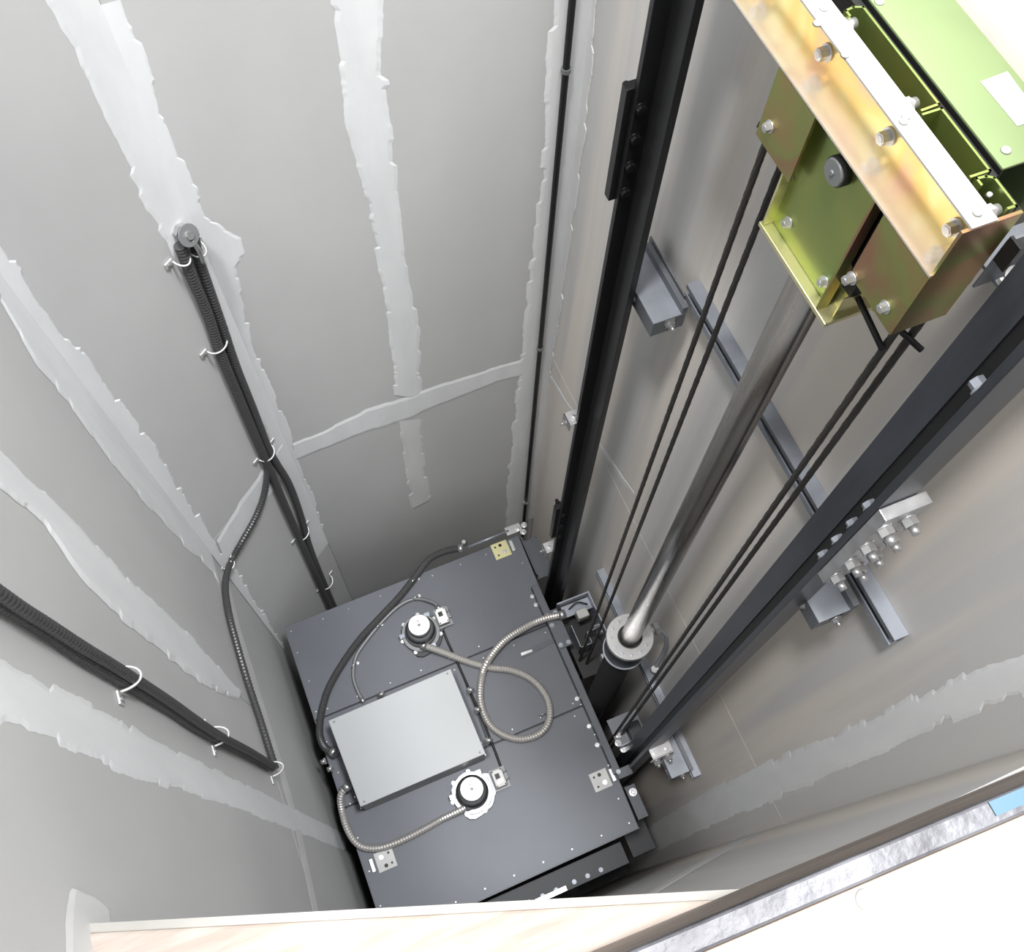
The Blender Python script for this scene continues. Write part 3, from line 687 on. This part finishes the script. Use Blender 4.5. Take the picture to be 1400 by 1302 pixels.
cc = thing('corner_bracket', (0.71, 1.34, -4.06), 'grey steel corner bracket at the back right corner of the car', 'bracket')
MB().box(0.705, 0.79, 1.18, 1.37, -4.10, -4.095).build('bracket_plate', 'car2', cc)
MB().box(0.705, 0.71, 1.18, 1.37, -4.094, -4.02).build('bracket_lip', 'car2', cc)
MB().tube([(0.47, 1.392, -3.97), (0.66, 1.392, -3.955)], 0.006, 8).build('tie_rod', 'steel', cc)
MB().box(0.645, 0.715, 1.372, 1.41, -3.96, -3.953).build('tie_plate', 'zinc', cc, bevel=0.001)
for x, y in ((0.70, 1.385), (0.73, 1.39), (0.715, 1.362)): bolt(cc, (x, y, -3.953), (0, 0, 1), 0.010, 0.012, 0.01)

# control box
cx = thing('control_box', (-0.05, 0.70, ZT), 'light grey flat metal control box on the car roof', 'box')
zt2 = -3.835
q = [az_(*c, zt2) for c in ((449, 986), (616, 915), (664, 1031), (493, 1104))]
MB().prism([v.lerp(sum(q, Vector()) / 4, 0.012) for v in q], (0, 0, ZT + 0.001 - zt2)).build('box_body', 'grey', cx)
lid = MB().prism(q, (0, 0, 0.006)).build('box_lid', 'grey', cx, bevel=0.002)
for i in range(4):
    c = q[i].lerp(sum(q, Vector()) / 4, 0.075); MB().cone(c + Vector((0, 0, .006)), (0, 0, 1), 0.0045, 0.004, 0.001, 10).build('lid_screw', 'motor', lid)
for px, py in ((446, 1040), (455, 1050), (473, 1076), (640, 945), (650, 972), (525, 948), (665, 1014)):
    c = az_(px, py, -3.94)
    MB().cone(c, (1 if px > 560 else -1, 0, 0), 0.010, 0.010, 0.022, 12).hexb(c, (1 if px > 560 else -1, 0, 0), 0.014, 0.008).build('cable_gland', 'zinc', cx)

# blowers and switch boxes
def blower(px, py, label, m_ring, sw, swlabel, silver):
    c = az_(px, py, -3.86); x, y = c.x, c.y
    t = thing('roof_blower', (x, y, ZT), label, 'fan')
    out = []
    for k in range(26):
        an = 2 * math.pi * k / 26; rr = 0.088 + 0.010 * math.sin(3 * an + 1.0) + 0.006 * math.sin(5 * an)
        out.append((x + 0.01 + rr * math.cos(an), y - 0.004 + rr * math.sin(an), ZT + 0.001))
    MB().prism(out, (0, 0, 0.014)).build('mounting_plate', m_ring, t, bevel=0.002)
    MB().ring((x, y, ZT + 0.015), 0.060, 0.080, 0.012, 36).build('scroll_ring', 'motor' if not silver else 'ring', t, bevel=0.002)
    MB().cone((x, y, ZT + 0.015), (0, 0, 1), 0.066, 0.062, 0.055, 36).build('motor_base', 'motor', t)
    MB().cone((x, y, ZT + 0.070), (0, 0, 1), 0.062, 0.045, 0.03, 36).build('motor_shoulder', 'motor', t)
    MB().cone((x, y, ZT + 0.100), (0, 0, 1), 0.045, 0.044, 0.040, 36).build('motor_can', 'zinc' if silver else 'motor', t)
    cp = MB().cone((x, y, ZT + 0.140), (0, 0, 1), 0.0445, 0.043, 0.004, 36).build('motor_cap', 'alu', t)
    MB().cone((x, y, ZT + 0.144), (0, 0, 1), 0.006, 0.005, 0.003, 12).cone((x, y + 0.017, ZT + 0.144), (0, 0, 1), 0.003, 0.003, 0.002, 8).build('shaft_tip', 'motor', cp)
    for k in range(7):
        an = 2 * math.pi * k / 7 + 0.5; bolt(t, (x + 0.083 * math.cos(an), y + 0.083 * math.sin(an), ZT + 0.014), (0, 0, 1), 0.006, 0.007)
    for k in range(3):
        an = 2 * math.pi * k / 3 - 1.2; MB().obox((x + 0.078 * math.cos(an), y + 0.078 * math.sin(an), ZT + 0.03), (0.012, 0, 0), (0, 0.009, 0), (0, 0, 0.008)).build('clip_tab', 'zinc' if silver else 'steel', t, bevel=0.001)
    s = az_(*sw, ZT + 0.05)
    b = thing('switch_box', (s.x, s.y, ZT), swlabel, 'box')
    MB().box(s.x - 0.022, s.x + 0.022, s.y - 0.034, s.y + 0.034, ZT + 0.0165, ZT + 0.044).build('box_base', 'motor', b)
    MB().box(s.x - 0.023, s.x + 0.023, s.y - 0.035, s.y + 0.035, ZT + 0.044, ZT + 0.052).build('box_lid', 'alu' if not silver else 'zincflat', b, bevel=0.003)
    MB().obox((s.x - 0.003, s.y + 0.008, ZT + 0.0525), (0.009, 0, 0), (0, 0.010, 0), (0, 0, 0.0008)).build('switch_window', 'black', b)
    MB().obox((s.x, s.y - 0.014, ZT + 0.053), (0.013, 0.004, 0), (-0.002, 0.006, 0), (0, 0, 0.002)).build('toggle', 'alu', b)
    for dx, dy in ((-.017, -.029), (.017, -.029), (.017, .029), (-.017, .029)):
        MB().cone((s.x + dx, s.y + dy, ZT + 0.052), (0, 0, 1), 0.0032, 0.003, 0.001, 8).build('lid_screw', 'black', b)
    for dy in (0.018, -0.012):
        bolt(b, (s.x + 0.023, s.y + dy, ZT + 0.03), (1, 0, 0), 0.006, 0.006, 0.010)
    MB().box(s.x - 0.028, s.x + 0.036, s.y - 0.042, s.y + 0.042, ZT + 0.0145, ZT + 0.0163).build('box_foot', 'motor', b)
blower(573, 855, 'dark round fan motor with bright cap on the car roof, behind the control box', 'cardark', (604, 842), 'small white switch box beside the fan behind the control box', False)
blower(645, 1079, 'fan motor on a silver plate on the car roof, in front of the control box', 'steel', (682, 1064), 'small grey switch box beside the fan in front of the control box', True)

# ---------------------------------------------------------------- hoses on the car roof
def hose(pts, r, label, m='hose', corr=0.13, pitch=0.011, z=None, name='cable_hose', grp=None, ends=True):
    P = []
    for i, p in enumerate(pts):
        zz = p[2] if len(p) > 2 else ZT + r + 0.002
        P.append(az_(p[0], p[1], zz))
    t = thing(name, (P[0].x, P[0].y, min(q.z for q in P) - r), label, 'hose', grp)
    MB().tube(P, r, 12, corr, pitch).build('hose_sleeve', m, t)
    if ends:
        for a, b in ((P[0], P[1]), (P[-1], P[-2])):
            d = (b - a).normalized(); MB().cone(a - d * 0.004, d, r * 1.25, r * 1.25, 0.022, 14).build('end_ferrule', 'zinc', t)
    return t, P
z3 = ZT + 0.05
hose([(632, 750, -3.972), (612, 753, -3.975), (588, 764), (570, 786), (548, 814), (522, 842), (494, 872), (470, 905), (450, 940), (440, 972), (437, 1002), (444, 1022, -3.97), (458, 1030, -3.95)], 0.0155, 'thick black ribbed conduit curving over the roof to the left of the control box', 'conduit', 0.12, 0.009)
hose([(601, 833, -3.97), (592, 824, -3.975), (568, 819), (545, 829), (520, 853), (498, 880), (486, 900), (483, 925), (489, 945), (497, 960)], 0.0075, 'thin grey cable from the white switch box arching over the roof', 'motor', 0.0)
hose([(577, 882, -3.955), (600, 890, -3.965), (640, 905, -3.98), (670, 913), (700, 917), (728, 930), (748, 955), (751, 983), (738, 1003), (712, 1011), (686, 1004), (667, 987), (657, 958), (659, 925), (668, 902, -3.95), (690, 876, -3.955), (720, 857, -3.955), (745, 846, -3.93), (771, 840, -3.90)], 0.0155, 'shiny ribbed hose looping in a large curl over the right of the roof')
hose([(643, 1101, -3.95), (628, 1109, -3.965), (605, 1120), (580, 1134), (548, 1150), (518, 1160), (493, 1157, ZT + 0.02), (477, 1138, ZT + 0.02), (468, 1110, ZT + 0.02), (466, 1088, -3.95), (476, 1074, -3.93)], 0.0145, 'ribbed hose from the front fan round the corner of the control box')
hose([(606, 863, -3.985), (613, 880), (626, 908), (650, 962), (672, 1015), (686, 1052)], 0.005, 'thin black cable between the two switch boxes', 'black', 0.0, name='thin_cable', ends=False)
# zinc saddles on the hoses
for i, (px, py, s_, lb) in enumerate(((565, 797, 0.018, 'zinc saddle clip on the thick black roof conduit'), (568, 819, 0.013, 'zinc saddle clip on the arching thin cable'), (517, 858, 0.012, 'zinc saddle clip on the thin cable beside the thick conduit'), (484, 911, 0.012, 'zinc saddle clip low on the thin cable'))):
    c = az_(px, py, ZT); t = thing('hose_saddle', c, lb, 'clip', None)
    MB().tube([c + Vector((s_ * math.cos(a) * 1.15 * 0.9, s_ * math.cos(a) * 0.4, max(0.002, s_ * 1.6 * math.sin(a)))) for a in [math.pi * k / 8 for k in range(9)]], 0.0035, 6, sub=2).build('saddle_strap', 'zinc', t)
    bolt(t, c + Vector((s_ * 1.5, s_ * 0.5, 0.001)), (0, 0, 1), 0.005, 0.004)
c = az_(634, 742, -3.96); t = thing('domed_stud', c - Vector((0, 0, 0.04)), 'small domed zinc stud at the back edge of the car roof', 'stud')
MB().cone(c - Vector((0, 0, .035)), (0, 0, 1), 0.005, 0.005, 0.035, 10).build('stem', 'steel', t)
MB().cone(c, (0, 0, 1), 0.017, 0.008, 0.012, 20).build('dome', 'zinc', t)
c = az_(742, 980, ZT); t = thing('lifting_eye', c, 'small steel ring on the roof beside the looping hose', 'ring')
MB().tube([c + Vector((0.013 * math.cos(a), 0.004, 0.016 + 0.013 * math.sin(a))) for a in [2 * math.pi * k / 10 for k in range(11)]], 0.003, 6, sub=2).build('eye_ring', 'steel', t)

# ---------------------------------------------------------------- wall conduits
def wcond(pts, fn, r, label, grp=None, corr=0.16, pitch=0.011):
    P = [fn(*p) for p in pts]
    t = thing('wall_conduit', P[-1] - Vector((0, 0, r)), label, 'conduit', grp)
    MB().tube(P, r, 12, corr, pitch).build('conduit_sleeve', 'conduit', t)
    return t
foff = lambda off: (lambda x, y: ach(x, y, off))
fBo = lambda off: (lambda x, y: ax(x, y, XB + off))
wcond([(246, 336), (252, 352), (262, 378), (284, 430), (303, 487), (325, 540), (346, 590), (366, 636), (388, 688), (412, 742), (438, 800), (452, 832)], foff(0.016), 0.0145, 'black ribbed conduit on the back left corner, left of the pair')
wcond([(265, 322), (271, 352), (284, 390), (305, 450), (322, 500), (346, 560), (370, 620), (395, 662), (411, 705), (424, 750), (444, 800), (458, 832)], foff(0.016), 0.0135, 'black ribbed conduit on the back left corner, right of the pair')
def mix(x, y):
    q = ach(x, y, 0.014)
    return q if q.x > XB + 0.02 else ax(x, y, XB + 0.014)
wcond([(364, 628), (365, 650), (360, 680), (348, 710), (330, 742), (314, 772), (308, 800), (312, 835), (322, 875), (338, 930), (356, 985), (370, 1030), (377, 1052)], mix, 0.0115, 'thin black ribbed conduit branching off and bending down the left wall')
wcond([(-30, 808), (30, 843), (62, 863), (110, 896), (165, 929), (230, 968), (262, 990), (300, 1012), (340, 1032), (372, 1050)], fBo(0.013), 0.0112, 'thick black ribbed conduit low on the left wall, lower of the pair')
wcond([(-30, 790), (30, 832), (62, 852), (115, 886), (168, 918), (230, 958), (264, 982), (300, 1006), (340, 1027), (374, 1047)], fBo(0.030), 0.0092, 'black ribbed conduit low on the left wall, upper of the pair')
# cable in the back right corner
P0 = Vector((0.843, YA - 0.012, 0.3)); t = thing('corner_cable', (0.843, YA - 0.012, -4.7), 'straight black cable down the back right corner', 'cable')
MB().tube([P0, (0.843, YA - 0.012, -4.72)], 0.0085, 12).build('cable_sleeve', 'black', t)
for z in (-1.68, -2.9, -4.28):
    MB().ring((0.843, YA - 0.012, z), 0.0087, 0.012, 0.012, 16).build('cable_clip', 'motor' if z > -4 else 'zinc', t)

def clampc(px, py, fn, nrm, w_, label, size=0.03, grp='white conduit clips on the walls'):
    """bent wire staple round the conduit with a flat foot screwed to the board"""
    nrm = Vector(nrm); c = fn(px, py) - nrm * 0.015; side = nrm.cross(Vector((0, 0, 1))).normalized()
    t = thing('conduit_clip', c, label, 'clip')
    P = []
    for k in range(11):
        a = math.pi * k / 10
        P.append(c + side * (math.cos(a) * size) + nrm * (0.006 + math.sin(a) * (w_ - 0.005)) + Vector((0, 0, -0.012 * math.sin(a))))
    MB().tube(P, 0.0025, 8, sub=2).build('clip_wire', 'alu', t)
    for s in (-1, 1):
        MB().obox(c + side * (s * (size + 0.010)) + nrm * 0.003, side * 0.012, Vector((0, 0, 0.009)), nrm * 0.002).build('clip_foot', 'alu', t, bevel=0.001)
    bolt(t, c + side * (size + 0.012) + nrm * 0.005, nrm, 0.004, 0.003)
    return t
for px, py, w_, s, lb in ((248, 352, .032, .020, 'white clip at the top of the left conduit under the wall anchor'), (270, 340, .032, .020, 'white clip at the top of the right conduit beside the wall anchor'),
                          (298, 470, .030, .034, 'white clip round the corner conduits, second from the top'), (365, 620, .032, .032, 'white clip where the thin conduit branches off'),
                          (414, 730, .030, .034, 'small clip on the corner conduits below the branch'), (447, 797, .034, .036, 'bright clip on the corner conduits just above the car')):
    clampc(px, py, lambda x, y: ach(x, y, 0.015), CHN, w_, lb, s)
clampc(314, 772, lambda x, y: ach(x, y, 0.015), CHN, 0.025, 'white clip on the bend of the thin conduit', 0.022)
for px, py, w_, s, lb in ((168, 927, .040, .021, 'white clip on the low left wall conduits, farthest from the car'), (295, 1006, .040, .021, 'white clip on the low left wall conduits, middle one'), (374, 1051, .040, .02, 'bright clip where the left wall conduits meet')):
    clampc(px, py, lambda x, y: ax(x, y, XB + 0.015), (1, 0, 0), w_, lb, s)
# wall anchor with hook
c = ach(243, 314, 0.0)
t = thing('wall_anchor', c - Vector((0, 0, 0.03)), 'round steel wall anchor with a washer and hook above the conduits', 'anchor')
ndir = (CHN + Vector((0, 0, 0.5))).normalized()
MB().cone(c, CHN, 0.012, 0.012, 0.03, 14).hexb(c + CHN * 0.002, CHN, 0.020, 0.012).build('anchor_bolt', 'zinc', t)
MB().cone(c + CHN * 0.03, ndir, 0.027, 0.027, 0.004, 28).build('anchor_washer', 'motor', t, bevel=0.001)
MB().hexb(c + CHN * 0.03 + ndir * 0.004, ndir, 0.010, 0.007).build('anchor_nut', 'zinc', t)
MB().tube([c + CHN * 0.036 + Vector((0, 0, -0.012)), c + CHN * 0.040 + Vector((0.003, 0, -0.05)), c + CHN * 0.034 + Vector((0.004, 0, -0.10))], 0.006, 8).build('anchor_hook', 'zinc', t)

for o in bpy.data.objects:
    if '_o' in o: del o['_o']
